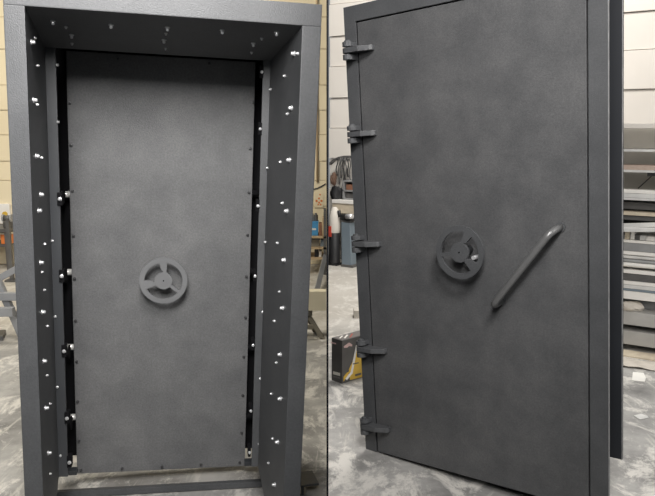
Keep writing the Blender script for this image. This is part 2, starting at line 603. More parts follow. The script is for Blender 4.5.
def handwheel(parent, c, R, thick, shaft_to, shaft_r, mirror=1, mat_='wheel', turn=0):
    """flat plate wheel with rim, hub and three cut spokes; c is the centre of the face"""
    cx, y, cz = c
    n = 64
    out = circ(cx, cz, R, 0, 360, n)[:-1]
    inn = circ(cx, cz, R * 0.79, 0, 360, n)[:-1]
    b = MB().ring_prism(out, inn, y, y + thick, 1)
    w = b.obj('handwheel', mat_, parent)
    hub = circ(cx, cz, R * 0.37, 0, 360, 40)[:-1]
    MB().prism(hub, y - 0.0008, y + thick, 1).obj('hub', mat_, w)
    MB().tube([(cx, y - 0.002, cz), (cx, y + 0.004, cz)], R * 0.03, 10).obj('hub_screw', 'black', w)

    ct, st = math.cos(math.radians(turn)), math.sin(math.radians(turn))

    def P(x, z):
        return (cx + mirror * R * (x * ct - z * st), cz + R * (x * st + z * ct))
    spokes = [[P(-0.20, 0.83), P(0.15, 0.83), P(0.12, 0.30), P(-0.02, 0.30), P(-0.02, 0.42), P(-0.09, 0.46)],
              [P(-0.83, 0.0), P(-0.46, -0.01), P(-0.46, -0.055), P(-0.30, -0.06), P(-0.27, -0.17), P(-0.70, -0.37), P(-0.76, -0.37)],
              [P(0.70, -0.45), P(0.34, -0.18), P(0.22, -0.25), P(0.60, -0.54)]]
    for s in spokes:
        MB().prism(s, y + 0.0004, y + thick - 0.0004, 1).obj('spoke', mat_, w)
    MB().tube([(cx, y + thick * 0.8, cz), (cx, shaft_to, cz)], shaft_r, 20).obj('shaft', 'coat_dark', w)
    return w


cw = inplane(163.5, 280.8, LF, 1, D - 0.085)
handwheel(vd, (cw.x, D - 0.085, cw.z), 0.1005, 0.012, D, 0.018)

# ================================================================== RIGHT: outside of the second vault door
SR = 1.048
RF = frame_matrix([[0.7532, 0.6554, -0.0562], [-0.6545, 0.7552, 0.0355], [0.0657, 0.0101, 0.9978]],
                  (0.1893 * SR, 3.3474 * SR, -1.5461 * SR + 1.62))
RFi = RF.inverted()
W, gl, gtz, gr, H = 1.1917 * SR, 0.0658 * SR, (2.1 - 0.0703) * SR, 1.1187 * SR, 2.1 * SR
ro = thing('vault_door', 'charcoal vault door seen from outside with five strap hinges and diagonal pull handle', 'door', RF)
b = MB().prism([(0, 0), (gl, 0), (gl, gtz), (gr, gtz), (gr, 0), (W, 0), (W, H), (0, H)], 0, 0.009, 1, 0.0015)
b.obj('door_frame', 'coat', ro)
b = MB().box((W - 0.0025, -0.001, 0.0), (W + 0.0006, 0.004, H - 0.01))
b.obj('edge_highlight', 'edge_highlight', ro)  # thin pale strip painted as the highlight on the frame's right edge
g = 0.0055
b = MB().box((gl + g + 0.004, 0.001, 0.004), (gr - g - 0.002, 0.06, gtz - g - 0.002), 0.002)
rleaf = b.obj('door_leaf', 'coat_door', ro)
# tunnel jambs behind, and the wide rear flange
dR = 0.315
b = MB()
b.box((0.09, 0.045, 0.03), (0.12, dR, H - 0.12))
b.box((1.04, 0.06, 0.03), (1.07, dR, H - 0.12))
b.box((0.09, 0.06, H - 0.12), (1.07, dR, H - 0.09))
b.obj('jamb', 'coat_dark', ro)
b = MB()
b.box((gl - 0.02, 0.0095, 0.0), (gl + 0.006, 0.08, gtz + 0.02))
b.box((gr - 0.03, 0.062, 0.03), (gr + 0.004, 0.08, gtz + 0.02))
b.box((gr - 0.004, 0.0095, 0.03), (gr + 0.01, 0.08, gtz + 0.02))
b.box((gl, 0.0095, gtz - 0.004), (gr, 0.08, gtz + 0.02))
b.obj('rebate', 'black', ro)
pe = inplane(622.6, 250, RF, 1, dR)
pf = inplane(625.0, 460.5, RF, 1, dR)
pg = inplane(621.5, 60, RF, 1, dR)
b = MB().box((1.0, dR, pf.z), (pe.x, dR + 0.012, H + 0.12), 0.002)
fl_r = b.obj('rear_flange', 'flange_coat_shaded', ro)
MB().box((pe.x - 0.003, dR - 0.0008, pf.z), (pe.x + 0.0006, dR + 0.003, H + 0.1)).obj('flange_edge', 'edge_highlight', fl_r)
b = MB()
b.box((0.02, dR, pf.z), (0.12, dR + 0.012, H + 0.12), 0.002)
b.obj('rear_flange', 'flange_coat_shaded', ro)
MB().prism([(0.09, 0.03), (1.07, 0.03), (1.07, -0.058), (0.09, 0.002)], 0.07, 0.28, 1).obj('shade_wedge', 'black', ro)  # added black wedge under the leaf: blocks rear light, reads as contact shadow

# strap hinges
hinges = [(343.6, 374.2, 48.8), (348.2, 376.6, 133.6), (352.6, 381.2, 244.2), (357.6, 386.6, 350.4), (361.4, 390.3, 428.6)]
for xa, xb, yy in hinges:
    yh = -0.035
    pa = inplane(xa, yy, RF, 1, yh)
    pb = inplane(xb, yy, RF, 1, -0.02)
    z = inplane((xa + xb) / 2, yy, RF, 1, yh).z
    rb = 0.024
    xc = pa.x + rb
    xt = pb.x - 0.012
    th = 0.012
    # strap: a thick tongue standing off the door, round at the barrel and tapered to the tip
    arc = [(xc + rb * math.cos(math.radians(a)), yh + rb * math.sin(math.radians(a))) for a in range(270, 89, -20)]
    pts = arc + [(xc + 0.02, 0.0), (xt, 0.0), (xt, -0.020), (xt - 0.01, -0.03), (xt - 0.06, yh - rb + 0.004)]
    b = MB().prism(pts, z - th, z + th, 2, 0.003)
    hg = b.obj('hinge', 'coat', ro)
    for s, l, nm in ((1, 0.028, 'knuckle'), (-1, 0.030, 'knuckle')):
        za, zb = (z + th + 0.006, z + th + l) if s > 0 else (z - th - l, z - th - 0.005)
        hp = [(xc + rb * math.cos(math.radians(a)), yh + rb * math.sin(math.radians(a))) for a in range(270, 89, -20)] + \
             [(xc + 0.016, 0.0), (xc + 0.024, 0.0), (xc + 0.024, -0.035), (xc + 0.012, yh - rb + 0.004)]
        MB().prism(hp, za, zb, 2, 0.003).obj(nm, 'coat', hg)
    MB().lathe([(0.015, 0), (0.015, 0.008), (0.011, 0.011)], Matrix.Translation((xc, yh, z + th + 0.026)), 16).obj('hinge_pin', 'coat', hg)

# outside hand wheel
cw = inplane(459.2, 252.5, RF, 1, -0.085)
Rw = 0.1165
w = handwheel(ro, (cw.x, -0.085, cw.z), Rw, 0.012, 0.0, 0.02, -1, 'coat', 28)
for q, a in (((475.5, 257.2), 1), ((471, 263.5), 0)):
    p = inplane(*q, RF, 1, -0.03)
    if a:
        MB().tube([(p.x, 0, p.z), (p.x, -0.05, p.z)], 0.009, 12).obj('wheel_bolt', 'zinc', w)
    else:
        MB().tube([(p.x - 0.012, -0.03, p.z + 0.014), (p.x + 0.014, -0.03, p.z - 0.014)], 0.006, 12).obj('wheel_bolt', 'zinc', w)

# diagonal pull handle, a bent round tube
yo = -0.075
A = inplane(491.5, 306.5, RF, 1, yo)
B = inplane(551, 231.5, RF, 1, yo)
dv = (B - A).normalized()
path = [A + Vector((0, 0.078, 0)) + dv * 0.012, A + Vector((0, 0.035, 0)) + dv * 0.004]
for t in (0.25, 0.5, 0.75, 1.0):
    a = t * math.pi / 2
    path.append(A + Vector((0, 0.03 * (1 - math.sin(a)), 0)) + dv * (0.03 * (1 - math.cos(a)) + 0.003))
for t in (0.0, 0.25, 0.5, 0.75):
    a = (1 - t) * math.pi / 2
    path.append(B + Vector((0, 0.03 * (1 - math.sin(a)), 0)) - dv * (0.03 * (1 - math.cos(a)) + 0.003))
path += [B + Vector((0, 0.035, 0)) + dv * 0.004, B + Vector((0, 0.078, 0)) + dv * 0.012]
b = MB().tube(path, 0.0145, 18)
ph = b.obj('pull_handle', 'handle', ro)
for p in (path[0], path[-1]):
    MB().tube([(p.x, 0.001, p.z), (p.x, -0.006, p.z)], 0.02, 18).obj('handle_foot', 'coat', ph)

# ================================================================== LEFT BAY BACKGROUND
# grey steel trestle beside the left frame
Y = 5.45
tr = thing('steel_trestle', 'grey square-tube steel trestle standing left of the studded door frame', 'trestle')
MB().bar(at(-60, 296.2, Y), at(24, 296.2, Y), 0.06, 0.06, (0, 0, 1), 0.004).obj('rail', 'grey_paint', tr)
MB().bar(at(-60, 313.5, Y - 0.12), at(14, 311.5, Y - 0.12), 0.06, 0.065, (0, 0, 1), 0.004).obj('rail', 'grey_paint', tr)
MB().bar(at(-14, 285.5, Y + 0.08), at(20, 267, Y + 0.08), 0.05, 0.05, (0, 0, 1), 0.004).obj('brace', 'grey_paint', tr)
e = at(17, 324, Y)
e2 = e + (e - at(-3, 279, Y)) * 1.0
t = (e.z - 0.025) / (at(-3, 279, Y).z - e.z)
foot = e - (at(-3, 279, Y) - e) * t
MB().bar(at(-3, 279, Y + 0.04), foot, 0.05, 0.05, (0, 1, 0), 0.004).obj('leg', 'grey_paint', tr)
top = at(-50, 279, Y + 0.04)
MB().bar((top.x, top.y, top.z), (top.x - 0.3, top.y, 0.025), 0.05, 0.05, (0, 1, 0), 0.004).obj('leg', 'grey_paint', tr)
top = at(20, 296, Y + 0.06)
MB().bar(top, (top.x + 0.02, top.y + 0.25, 0.025), 0.05, 0.05, (0, 1, 0), 0.004).obj('leg', 'grey_paint', tr)

# bench by the back wall
Yb = 8.3
p = at(-30, 226, Yb)
q = at(9.5, 228, Yb)
wb = thing('workbench', 'dark cluttered workbench against the cream wall', 'workbench')
MB().box((p.x, Yb - 0.1, q.z - 0.04), (q.x + 0.02, Yb + 0.35, q.z), 0.004).obj('worktop', 'dark_steel', wb)
for x in (p.x + 0.05, q.x - 0.005):
    for y in (Yb - 0.06, Yb + 0.3):
        MB().box((x - 0.025, y - 0.025, 0), (x + 0.025, y + 0.025, q.z - 0.04)).obj('leg', 'dark_steel', wb)
MB().box((p.x + 0.02, Yb - 0.05, 0.3), (q.x - 0.03, Yb + 0.3, 0.33)).obj('lower_shelf', 'dark_steel', wb)
pz = q.z
p = at(5.8, 228, Yb)
o = MB().lathe([(0.05, 0), (0.055, 0.02), (0.055, 0.07), (0.03, 0.085), (0.03, 0.1)], Matrix.Translation((p.x + 0.02, Yb + 0.02, pz)), 16).obj('paint_tin', 'dark_steel', None, True)
tag(o, 'small dark tin standing on the cluttered workbench', 'tin')
p = at(6.5, 236, Yb - 0.15)
ob = thing('orange_crate', 'orange crate tucked under the worktop edge of the dark bench', 'crate')
ob.location = (p.x, Yb - 0.02, 0.331)
MB().box((-0.12, -0.02, 0), (-0.005, 0.14, p.z - 0.33), 0.01).obj('body', 'orange', ob)
MB().box((-0.13, -0.03, p.z - 0.33), (0.0, 0.15, p.z + 0.02 - 0.33), 0.006).obj('rim', 'pale_wood', ob)
p = gnd(4.5, 267)
bk = thing('bucket', 'red orange bucket on the floor in front of the dark workbench', 'bucket')
bk.location = (p.x, 7.95, 0)
hb = at(4.5, 247.5, 7.95).z
MB().lathe([(0.075, 0), (0.1, hb - 0.02), (0.108, hb - 0.02), (0.108, hb), (0.095, hb), (0.07, 0.02), (0, 0.02)], None, 20).obj('body', 'orange', bk, True)
MB().tube([(0.105 * math.cos(a), -0.105 * abs(math.sin(a)) * 0.4, hb - 0.02 - 0.09 * math.sin(a)) for a in [i * math.pi / 10 for i in range(11)]], 0.004, 6).obj('handle', 'dark_steel', bk)
pgd = thing('pedestal_grinder', 'dark pedestal bench grinder at the end of the cluttered workbench', 'grinder')
p = at(10.8, 262, 7.75)
pgd.location = (p.x, 7.75, 0)
hz = at(10.8, 218, 7.75).z
MB().box((-0.06, -0.06, 0), (0.06, 0.06, 0.02), 0.004).obj('base', 'dark_steel', pgd)
MB().box((-0.02, -0.02, 0.02), (0.02, 0.02, hz - 0.02), 0.005).obj('column', 'dark_steel', pgd)
MB().tube([(-0.035, 0, hz), (0.035, 0, hz)], 0.03, 16).obj('motor', 'dark_steel', pgd)
for s in (-1, 1):
    MB().tube([(s * 0.035, 0, hz), (s * 0.05, 0, hz)], 0.04, 20).obj('grinding_wheel', 'grey_steel', pgd)
p = at(3.5, 214, WL_Y - 0.06)
sw = thing('switch_box', 'cream wall switch box with a round yellow button', 'switch')
sw.location = (p.x, WL_Y + 0.012, p.z)
MB().box((-0.09, -0.06, -0.12), (0.07, 0, 0.12), 0.006).obj('box', 'white_paint', sw)
MB().tube([(0.015, -0.06, 0), (0.015, -0.075, 0)], 0.03, 20).obj('button', 'yellow', sw)
p = gnd(-2, 338)
o = MB().box((-0.3, -0.1, 0), (0.05, 0.1, 0.04), 0.004, Matrix.Translation(p) @ Matrix.Rotation(0.3, 4, 'Z')).obj('steel_offcut', 'dark_steel')
tag(o, 'dark steel offcut lying on the floor under the grey trestle', 'steel plate')

# right strip of the left bay -----------------------------------------
p = at(317, 60, WL_Y - 0.03)
o = MB().tube([(p.x, WL_Y - 0.015, at(0, 182, WL_Y).z), (p.x, WL_Y - 0.015, 4.0)], 0.014, 10).obj('conduit', 'tan')
tag(o, 'tan vertical conduit running down the cream wall', 'conduit')
pa, pb = at(300, 187, WL_Y - 0.05), at(326, 184, WL_Y - 0.05)
pts = []
for i in range(13):
    t = i / 12
    v = pa.lerp(Vector((-0.02, pb.y, pb.z)), t)
    v.z -= 0.05 * math.sin(math.pi * t)
    v.y = WL_Y - 0.006
    pts.append(v)
o = MB().tube(pts, 0.008, 8).obj('wall_cable', 'blackish')
tag(o, 'dark cable sagging across the cream wall above the orange notice', 'cable')
p = at(319, 200, WL_Y)
nt_ = thing('wall_notice', 'small pale notice with orange marks on the cream wall', 'notice')
nt_.location = (p.x, WL_Y - 0.002, p.z)
MB().box((-0.055, -0.004, -0.09), (0.055, 0.013, 0.09)).obj('sheet', 'cream', nt_)
for dx, dz, rr in ((-0.03, -0.01, 0.014), (0.03, -0.01, 0.014), (0, -0.03, 0.012), (0.0, 0.02, 0.012), (0.012, 0.065, 0.01), (-0.01, -0.055, 0.01), (0.02, -0.055, 0.01)):
    MB().tube([(dx, -0.004, dz), (dx, -0.007, dz)], rr, 12).obj('mark', 'orange', nt_)

Ys = 8.1
zt = at(0, 256, Ys).z
rk = thing('storage_shelf', 'low cluttered storage shelf against the cream wall, beside the black partition', 'shelf')
x0, x1 = at(301, 0, Ys).x, -0.015
shelf_z = [at(0, yy, Ys).z for yy in (258, 247.5, 236.5)]
for zz in shelf_z:
    MB().box((x0, Ys, zz - 0.02), (x1, Ys + 0.4, zz)).obj('board', 'tan', rk)
for x in (x0, x1 - 0.03):
    for y in (Ys, Ys + 0.37):
        MB().box((x, y, 0), (x + 0.03, y + 0.03, shelf_z[2] + 0.28)).obj('post', 'dark_steel', rk)


def crate(name, label, cat, px0, px1, py0, ybot, mt, Yq=Ys + 0.06, dep=0.2, lid=None, group=None):
    a, c = at(px0, py0, Yq), at(px1, ybot, Yq)
    t_ = thing(name, label, cat, None, group)
    zb_ = min(shelf_z, key=lambda v: abs(v - c.z)) + 0.001
    t_.location = ((a.x + c.x) / 2, Yq + dep / 2, zb_)
    hw = (c.x - a.x) / 2
    h = a.z - c.z
    MB().box((-hw, -dep / 2, 0), (hw, dep / 2, h), 0.004).obj('body', mt, t_)
    if lid:
        MB().box((-hw - 0.004, -dep / 2 - 0.004, h), (hw + 0.004, dep / 2 + 0.004, h + 0.015), 0.003).obj('lid', lid, t_)
    return t_


bb = crate('storage_bin', 'bright blue storage bin on the top board of the low shelf', 'bin', 310.6, 318.2, 224, 236.5, 'blue', lid='blue')
MB().box((-0.04, -0.104, 0.065), (0.02, -0.1005, 0.085)).obj('label_strip', 'white_paint', bb)
crate('box', 'red brown box beside the blue bin on the low shelf', 'box', 318.8, 321.8, 225, 236.5, 'brown')
crate('box', 'tan carton between the red brown box and the black partition', 'box', 322.2, 325.8, 219, 236.5, 'tan')
crate('bin', 'olive grey bin on the middle board of the low shelf', 'bin', 310.5, 319.6, 240.6, 247.5, 'olive_steel', lid='dark_steel')
crate('box', 'blue grey box right of the olive bin on the low shelf', 'box', 320.3, 325.6, 241, 247.5, 'blue_steel')
crate('box', 'black case on the bottom board of the low shelf', 'box', 314.5, 318.5, 250.2, 258, 'blackish')
crate('box', 'small white box beside the black case on the bottom board', 'box', 318.9, 321.5, 252, 258, 'white_paint')
for i, (px_, m_, lb_) in enumerate(((312.3, 'grey_steel', 'small grey can standing on the blue bin lid, left of the other'),
                                    (315.8, 'dark_steel', 'small dark can standing on the blue bin lid, right of the other'))):
    p = at(px_, 222, Ys + 0.15)
    zb = at(0, 224, Ys + 0.06).z + 0.015
    o = MB().lathe([(0.024, 0), (0.026, 0.005), (0.026, 0.075), (0.015, 0.085), (0.012, 0.1)], Matrix.Translation((p.x, Ys + 0.15, zb)), 14).obj('spray_can', m_, None, True)
    tag(o, lb_, 'can', 'cans on the blue bin')

# cream beam resting on a drab sawhorse
Yc = 5.5
zt, zb = at(0, 291.5, Yc).z, at(0, 310.5, Yc).z
x0, x1 = at(285, 0, Yc).x, -0.012
bm_ = thing('steel_beam', 'cream painted steel beam lying across a drab sawhorse', 'beam')
MB().box((x0, Yc - 0.004, zb), (x1, Yc + 0.012, zt), 0.002).obj('web', 'beam_cream', bm_)
MB().box((x0, Yc + 0.012, zt - 0.01), (x1, Yc + 0.1, zt), 0.002).obj('flange', 'beam_cream', bm_)
MB().box((x0, Yc + 0.012, zb), (x1, Yc + 0.1, zb + 0.01), 0.002).obj('flange', 'beam_cream', bm_)
sh = thing('sawhorse', 'drab steel sawhorse with splayed legs under the cream beam', 'sawhorse')
MB().box((x0, Yc + 0.02, zb - 0.05), (at(311, 0, Yc).x, Yc + 0.08, zb - 0.001), 0.003).obj('crossbar', 'olive_steel', sh)
f1 = gnd(322, 339)
MB().bar((at(309, 312, Yc).x, Yc + 0.04, zb - 0.06), (f1.x, f1.y, 0.012), 0.035, 0.03, (0, 1, 0)).obj('leg', 'olive_steel', sh)
MB().bar((at(307, 312, Yc).x, Yc + 0.06, zb - 0.06), (f1.x - 0.06, Yc + 0.22, 0.012), 0.035, 0.03, (0, 1, 0)).obj('leg', 'olive_steel', sh)
for yy in (-0.08, 0.22):
    MB().bar((x0 + 0.03, Yc + 0.05, zb - 0.06), (x0 - 0.1, Yc + yy, 0.012), 0.035, 0.03, (0, 1, 0)).obj('leg', 'olive_steel', sh)
pc = at(313, 326, Yc)
MB().bar((x0 - 0.05, Yc - 0.03, pc.z), (pc.x, Yc - 0.03, pc.z), 0.02, 0.035).obj('stretcher', 'olive_steel', sh)

# grey bar leaning on the low shelf
pa, pb = at(325.2, 256, 8.06), gnd(315, 298, 0.016)
o = MB().bar(pa, pb, 0.05, 0.03, (0, 1, 0), 0.002).obj('steel_bar', 'grey_paint')
tag(o, 'grey steel bar leaning diagonally against the low shelf behind the cream beam', 'bar')

# plate and block lying at the foot of the frame
pA = gnd(306, 481)
ch = thing('steel_channel', 'dark steel channel with a bolt hole lying by the foot of the studded frame', 'channel')
Pm = Matrix.Translation((pA.x, pA.y, 0)) @ Matrix.Rotation(math.radians(-75), 4, 'Z')
ch.matrix_world = Pm
MB().box((0.0, -0.05, 0.0), (0.13, -0.04, 0.05), 0.002).obj('web', 'coat', ch)
MB().box((0.0, -0.04, 0.04), (0.13, 0.03, 0.05), 0.002).obj('flange', 'coat', ch)
MB().tube([(0.05, -0.052, 0.026), (0.05, -0.047, 0.026)], 0.006, 12).obj('bolt_hole', 'black', ch)
pB = gnd(302.5, 492)
o = MB().box((-0.02, -0.02, 0), (0.014, 0.02, 0.03), 0.003, Matrix.Translation((pB.x, pB.y, 0))).obj('wooden_block', 'pale_wood')
tag(o, 'small pale wooden block on the floor against the studded frame', 'block')

# ================================================================== RIGHT BAY BACKGROUND
def wl(px, py, off):
    """local wall coordinates on the plane off metres in front of the right wall"""
    return inplane(px, py, WR, 1, -off)


# cords on a wall rack
p = wl(340, 158, 0.12)
cr = thing('cord_rack', 'dark curved wall rack high above the bench, holding hanging cords', 'rack', WR)
pts = [wl(330, 162.5, 0.12), wl(334, 159, 0.12), wl(339, 156.8, 0.12), wl(345, 155.6, 0.12), wl(351, 155.6, 0.12), wl(356, 157, 0.12)]
pts = [Vector(v) for v in pts]
outl = [(v.x, v.z) for v in pts] + [(v.x, v.z - 0.03) for v in pts[::-1]]
MB().prism(outl, -0.14, -0.08, 1).obj('cap', 'dark_steel', cr)
MB().box((pts[2].x, -0.1, pts[2].z - 0.05), (pts[2].x + 0.04, 0.0, pts[2].z - 0.02)).obj('bracket', 'dark_steel', cr)
for i, (px_, yb, m_) in enumerate(((337.5, 176, 'blackish'), (339.5, 184, 'dark_steel'), (341.6, 178, 'dark_steel'), (343.5, 186, 'blackish'), (345.6, 181, 'dark_steel'), (347.6, 177, 'blackish'), (349.6, 183, 'dark_steel'))):
    a = wl(px_, 157.5, 0.15)
    c = wl(px_ - 1 + 0.3 * i, yb, 0.15)
    ptsc = [Vector((a.x, -0.15, a.z)).lerp(Vector((c.x, -0.15, c.z)), k / 6) + Vector((0.012 * math.sin(k * 1.3 + i), 0, 0)) for k in range(7)]
    o = MB().tube(ptsc, 0.008, 8).obj('hanging_cord', m_)
    o.matrix_world = WR
    tag(o, 'thin dark cord hanging from the curved wall rack', 'cord', 'cords hanging on the wall rack')

# bench, cabinet and machines along the right wall
bt = wl(338, 199.5, 0.6)
x0, x1 = 0.02 - 0.13, wl(385, 199, 0.3).x
# keep clear of the partition
x0 = (WR.inverted() @ Vector((0.02, 9.0, 0))).x + 0.1
bz = wl(340, 200, 0.3).z
wk = thing('workbench', 'white topped workbench along the off white wall, left of the outside vault door', 'workbench', WR)
MB().box((x0, -0.32, bz - 0.04), (x1, -0.02, bz + 0.0), 0.003).obj('worktop', 'white_paint', wk)
MB().box((x0, -0.31, bz - 0.16), (x1, -0.295, bz - 0.04)).obj('apron', 'pale_wood', wk)
for x in (x0 + 0.0, x1 - 0.06):
    for y in (-0.29, -0.09):
        MB().box((x, y, 0), (x + 0.05, y + 0.05, bz - 0.04)).obj('leg', 'dark_steel', wk)
cbz0, cbz1 = bz + 0.001, wl(347, 180, 0.2).z
cb = thing('shelf_cabinet', 'small grey open cabinet standing on the white workbench', 'cabinet', WR)
cx0, cx1 = wl(344.2, 190, 0.2).x, wl(360, 190, 0.2).x
MB().box((cx0, -0.24, cbz0), (cx0 + 0.02, -0.04, cbz1)).obj('side_panel', 'grey_steel', cb)
MB().box((cx1 - 0.02, -0.24, cbz0), (cx1, -0.04, cbz1)).obj('side_panel', 'grey_steel', cb)
for zz in (cbz0, (cbz0 + cbz1) / 2 - 0.02, cbz1 - 0.02):
    MB().box((cx0, -0.24, zz), (cx1, -0.04, zz + 0.02)).obj('shelf', 'grey_steel', cb)
MB().box((cx0, -0.11, cbz0), (cx1, -0.04, cbz1)).obj('back_panel', 'dark_steel', cb)
o = MB().box((cx0 + 0.04, -0.22, (cbz0 + cbz1) / 2 + 0.001), (cx0 + 0.16, -0.12, (cbz0 + cbz1) / 2 + 0.07), 0.004).obj('brown_box', 'brown')
o.matrix_world = WR
tag(o, 'small brown box on the upper shelf of the grey cabinet', 'box')
o = MB().box((cx0 + 0.04, -0.22, cbz0 + 0.021), (cx0 + 0.14, -0.12, cbz0 + 0.08), 0.004).obj('dark_box', 'dark_steel')
o.matrix_world = WR
tag(o, 'small dark box on the lower shelf of the grey cabinet', 'box')


def lump(name, label, cat, c, r, m_, seed, M_=WR, rough=0.25, zmin=None):
    rnd = random.Random(seed)
    bm = bmesh.new()
    bmesh.ops.create_icosphere(bm, subdivisions=3, radius=1.0)
    ph_ = [rnd.uniform(0, 6.28) for _ in range(6)]
    for v in bm.verts:
        n = v.co.copy()
        k = 1 + rough * (math.sin(3.1 * n.x + ph_[0]) * math.sin(2.7 * n.y + ph_[1]) + 0.6 * math.sin(6.2 * n.z + 5 * n.x + ph_[2]) * math.cos(5.5 * n.y + ph_[3]))
        v.co = Vector((c[0] + n.x * k * r[0], c[1] + n.y * k * r[1], c[2] + n.z * k * r[2]))
        if zmin is not None:
            v.co.z = max(v.co.z, zmin)
    q = MB()
    q.bm.free()
    q.bm = bm
    o = q.obj(name, m_, None, True)
    o.matrix_world = M_
    tag(o, label, cat)
    return o


p = wl(339, 196, 0.2)
lump('cloth_heap', 'crumpled black cloth lying on the white workbench below the cords', 'cloth', (p.x - 0.04, -0.2, bz + 0.06), (0.085, 0.07, 0.10), 'blackish', 3, zmin=bz)
p = wl(333.5, 186, 0.2)
lump('leather_glove', 'brown leather glove propped on the black cloth', 'glove', (p.x + 0.02, -0.23, bz + 0.25), (0.035, 0.05, 0.07), 'leather', 5)
# machine under / in front of the bench
p = wl(345, 216, 0.75)
mc = thing('angle_grinder', 'black and silver angle grinder on a blue grey stand before the bench', 'grinder', WR)
sx = wl(347, 235, 0.4).x
szt = wl(346, 222, 0.4).z
o = thing('machine_stand', 'blue grey steel machine stand in front of the white workbench', 'stand', WR)
MB().prism([(sx - 0.03, 0.0), (sx + 0.1, 0.0), (sx + 0.08, szt), (sx - 0.04, szt)], -0.47, -0.34, 1, 0.006).obj('column', 'blue_steel', o)
MB().box((sx - 0.035, -0.48, 0), (sx + 0.13, -0.335, 0.03), 0.004).obj('base', 'dark_steel', o)
MB().tube([(sx - 0.07, -0.4, szt + 0.05), (sx + 0.1, -0.4, szt + 0.06)], 0.045, 16).obj('body', 'blackish', mc)
MB().tube([(sx + 0.03, -0.47, szt + 0.075), (sx + 0.12, -0.47, szt + 0.085)], 0.03, 16).obj('gear_head', 'zinc', mc)
MB().tube([(sx - 0.08, -0.44, szt + 0.06), (sx - 0.09, -0.44, szt + 0.14)], 0.02, 12).obj('grip', 'blackish', mc)
MB().box((sx - 0.06, -0.45, szt + 0.0), (sx + 0.07, -0.36, szt + 0.02)).obj('clamp', 'dark_steel', mc)
xx0 = wl(331.5, 232, 0.9).x
vz0, vz1 = 0.0, wl(333, 208, 0.9).z
vc = thing('shop_vacuum', 'grey and black shop vacuum with a red latch beside the machine stand', 'vacuum', WR)
vx = wl(334.6, 232, 0.42).x
VM = Matrix.Translation((vx, -0.42, 0))
h = wl(335, 207, 0.42).z
MB().lathe([(0.06, 0.02), (0.07, 0.03), (0.07, h * 0.55), (0.066, h * 0.56)], VM, 20).obj('drum', 'blackish', vc, True)
MB().lathe([(0.07, h * 0.565), (0.074, h * 0.6), (0.07, h * 0.85), (0.04, h * 0.97), (0.02, h)], VM, 20).obj('motor_head', 'grey_beige', vc, True)
MB().box((vx - 0.04, -0.505, h * 0.5), (vx + 0.0, -0.485, h * 0.68), 0.004).obj('latch', 'red', vc)
MB().box((vx - 0.07, -0.48, 0), (vx + 0.07, -0.36, 0.02), 0.005).obj('base', 'blackish', vc)

# grey block on the floor by the door edge
p = gnd(357, 317)
o = MB().box((-0.03, -0.05, 0), (0.12, 0.06, 0.07), 0.004, Matrix.Translation((p.x, p.y, 0))).obj('concrete_block', 'grey_beige')
tag(o, 'small grey block on the floor beyond the dark carton', 'block')

# printed carton
c0, c1, c2 = gnd(342, 383.8), gnd(329.6, 380.6), gnd(360, 378)
ux = (c2 - c0)
ux.z = 0
ux.normalize()
vy = Vector((-ux.y, ux.x, 0))
CM = Matrix(((ux.x, vy.x, 0, c0.x), (ux.y, vy.y, 0, c0.y), (0, 0, 1, 0), (0, 0, 0, 1)))
wdt = (c1 - c0).dot(vy)
cl = 0.27
hgt = inplane(341.5, 341, CM, 1, 0).z
ct = thing('carton', 'dark grey printed carton with amber panel standing on the floor by the hinge side', 'box', CM)
MB().box((0, 0, 0), (cl, wdt, hgt), 0.002).obj('body', 'carton', ct)
MB().box((0.012, 0.01, hgt), (cl - 0.03, wdt - 0.01, hgt + 0.001)).obj('top_panel', 'carton_side', ct)
# printed tools on the top
MB().bar((0.05, 0.03, hgt + 0.0015), (0.12, wdt - 0.025, hgt + 0.0015), 0.012, 0.001).obj('printed_wrench', 'white_paper', ct)
MB().bar((0.025, wdt * 0.5, hgt + 0.0015), (0.08, wdt * 0.8, hgt + 0.0015), 0.01, 0.001).obj('printed_pliers', 'white_paper', ct)
MB().bar((0.09, 0.02, hgt + 0.0018), (0.16, wdt - 0.03, hgt + 0.0018), 0.008, 0.001).obj('printed_knife', 'red', ct)
# long face (towards lower right): emblem and amber swoosh
def face(pts, name, m_, off=0.0012):
    MB().prism(pts, -off, 0.0, 1).obj(name, m_, ct)


def lf(px, py):
    v = inplane(px, py, CM, 1, 0)
    return (v.x, v.z)


face([lf(348.8, 369.5), lf(354, 358.5), lf(356.2, 352), lf(359.0, 343), lf(362, 340), lf(366, 376), lf(350, 380)], 'amber_panel', 'yellow')
face([lf(345, 378.5), lf(350.5, 372), lf(353.5, 357), lf(356, 345), lf(357.2, 345.6), lf(355.2, 358), lf(352.5, 373), lf(346.8, 380)], 'swoosh', 'white_paint', 0.002)
face([lf(343.8, 346.3), lf(347, 344.0), lf(349, 342.6), lf(352, 344.4), lf(352, 346.3), lf(349, 346.0), lf(347, 347.6), lf(344, 347.8)], 'emblem', 'lamp_white', 0.002)
face([lf(352.5, 363.5), lf(358.5, 362.2), lf(358.5, 363.2), lf(352.5, 364.5)], 'print_line', 'carton', 0.0025)
face([lf(355, 374.2), lf(361, 372.6), lf(361, 374.6), lf(355, 376.2)], 'print_line', 'carton', 0.0025)
face([lf(343.4, 377), lf(346.5, 373), lf(349.2, 371.4), lf(347.8, 375), lf(345.2, 378.6), lf(343.4, 381.5)], 'amber_mark', 'yellow', 0.0026)
# short face
def sf(px, py):
    v = inplane(px, py, CM, 0, 0)
    return (v.y, v.z)


def sface(pts, name, m_):
    MB().prism(pts, -0.0012, 0.0, 0).obj(name, m_, ct)


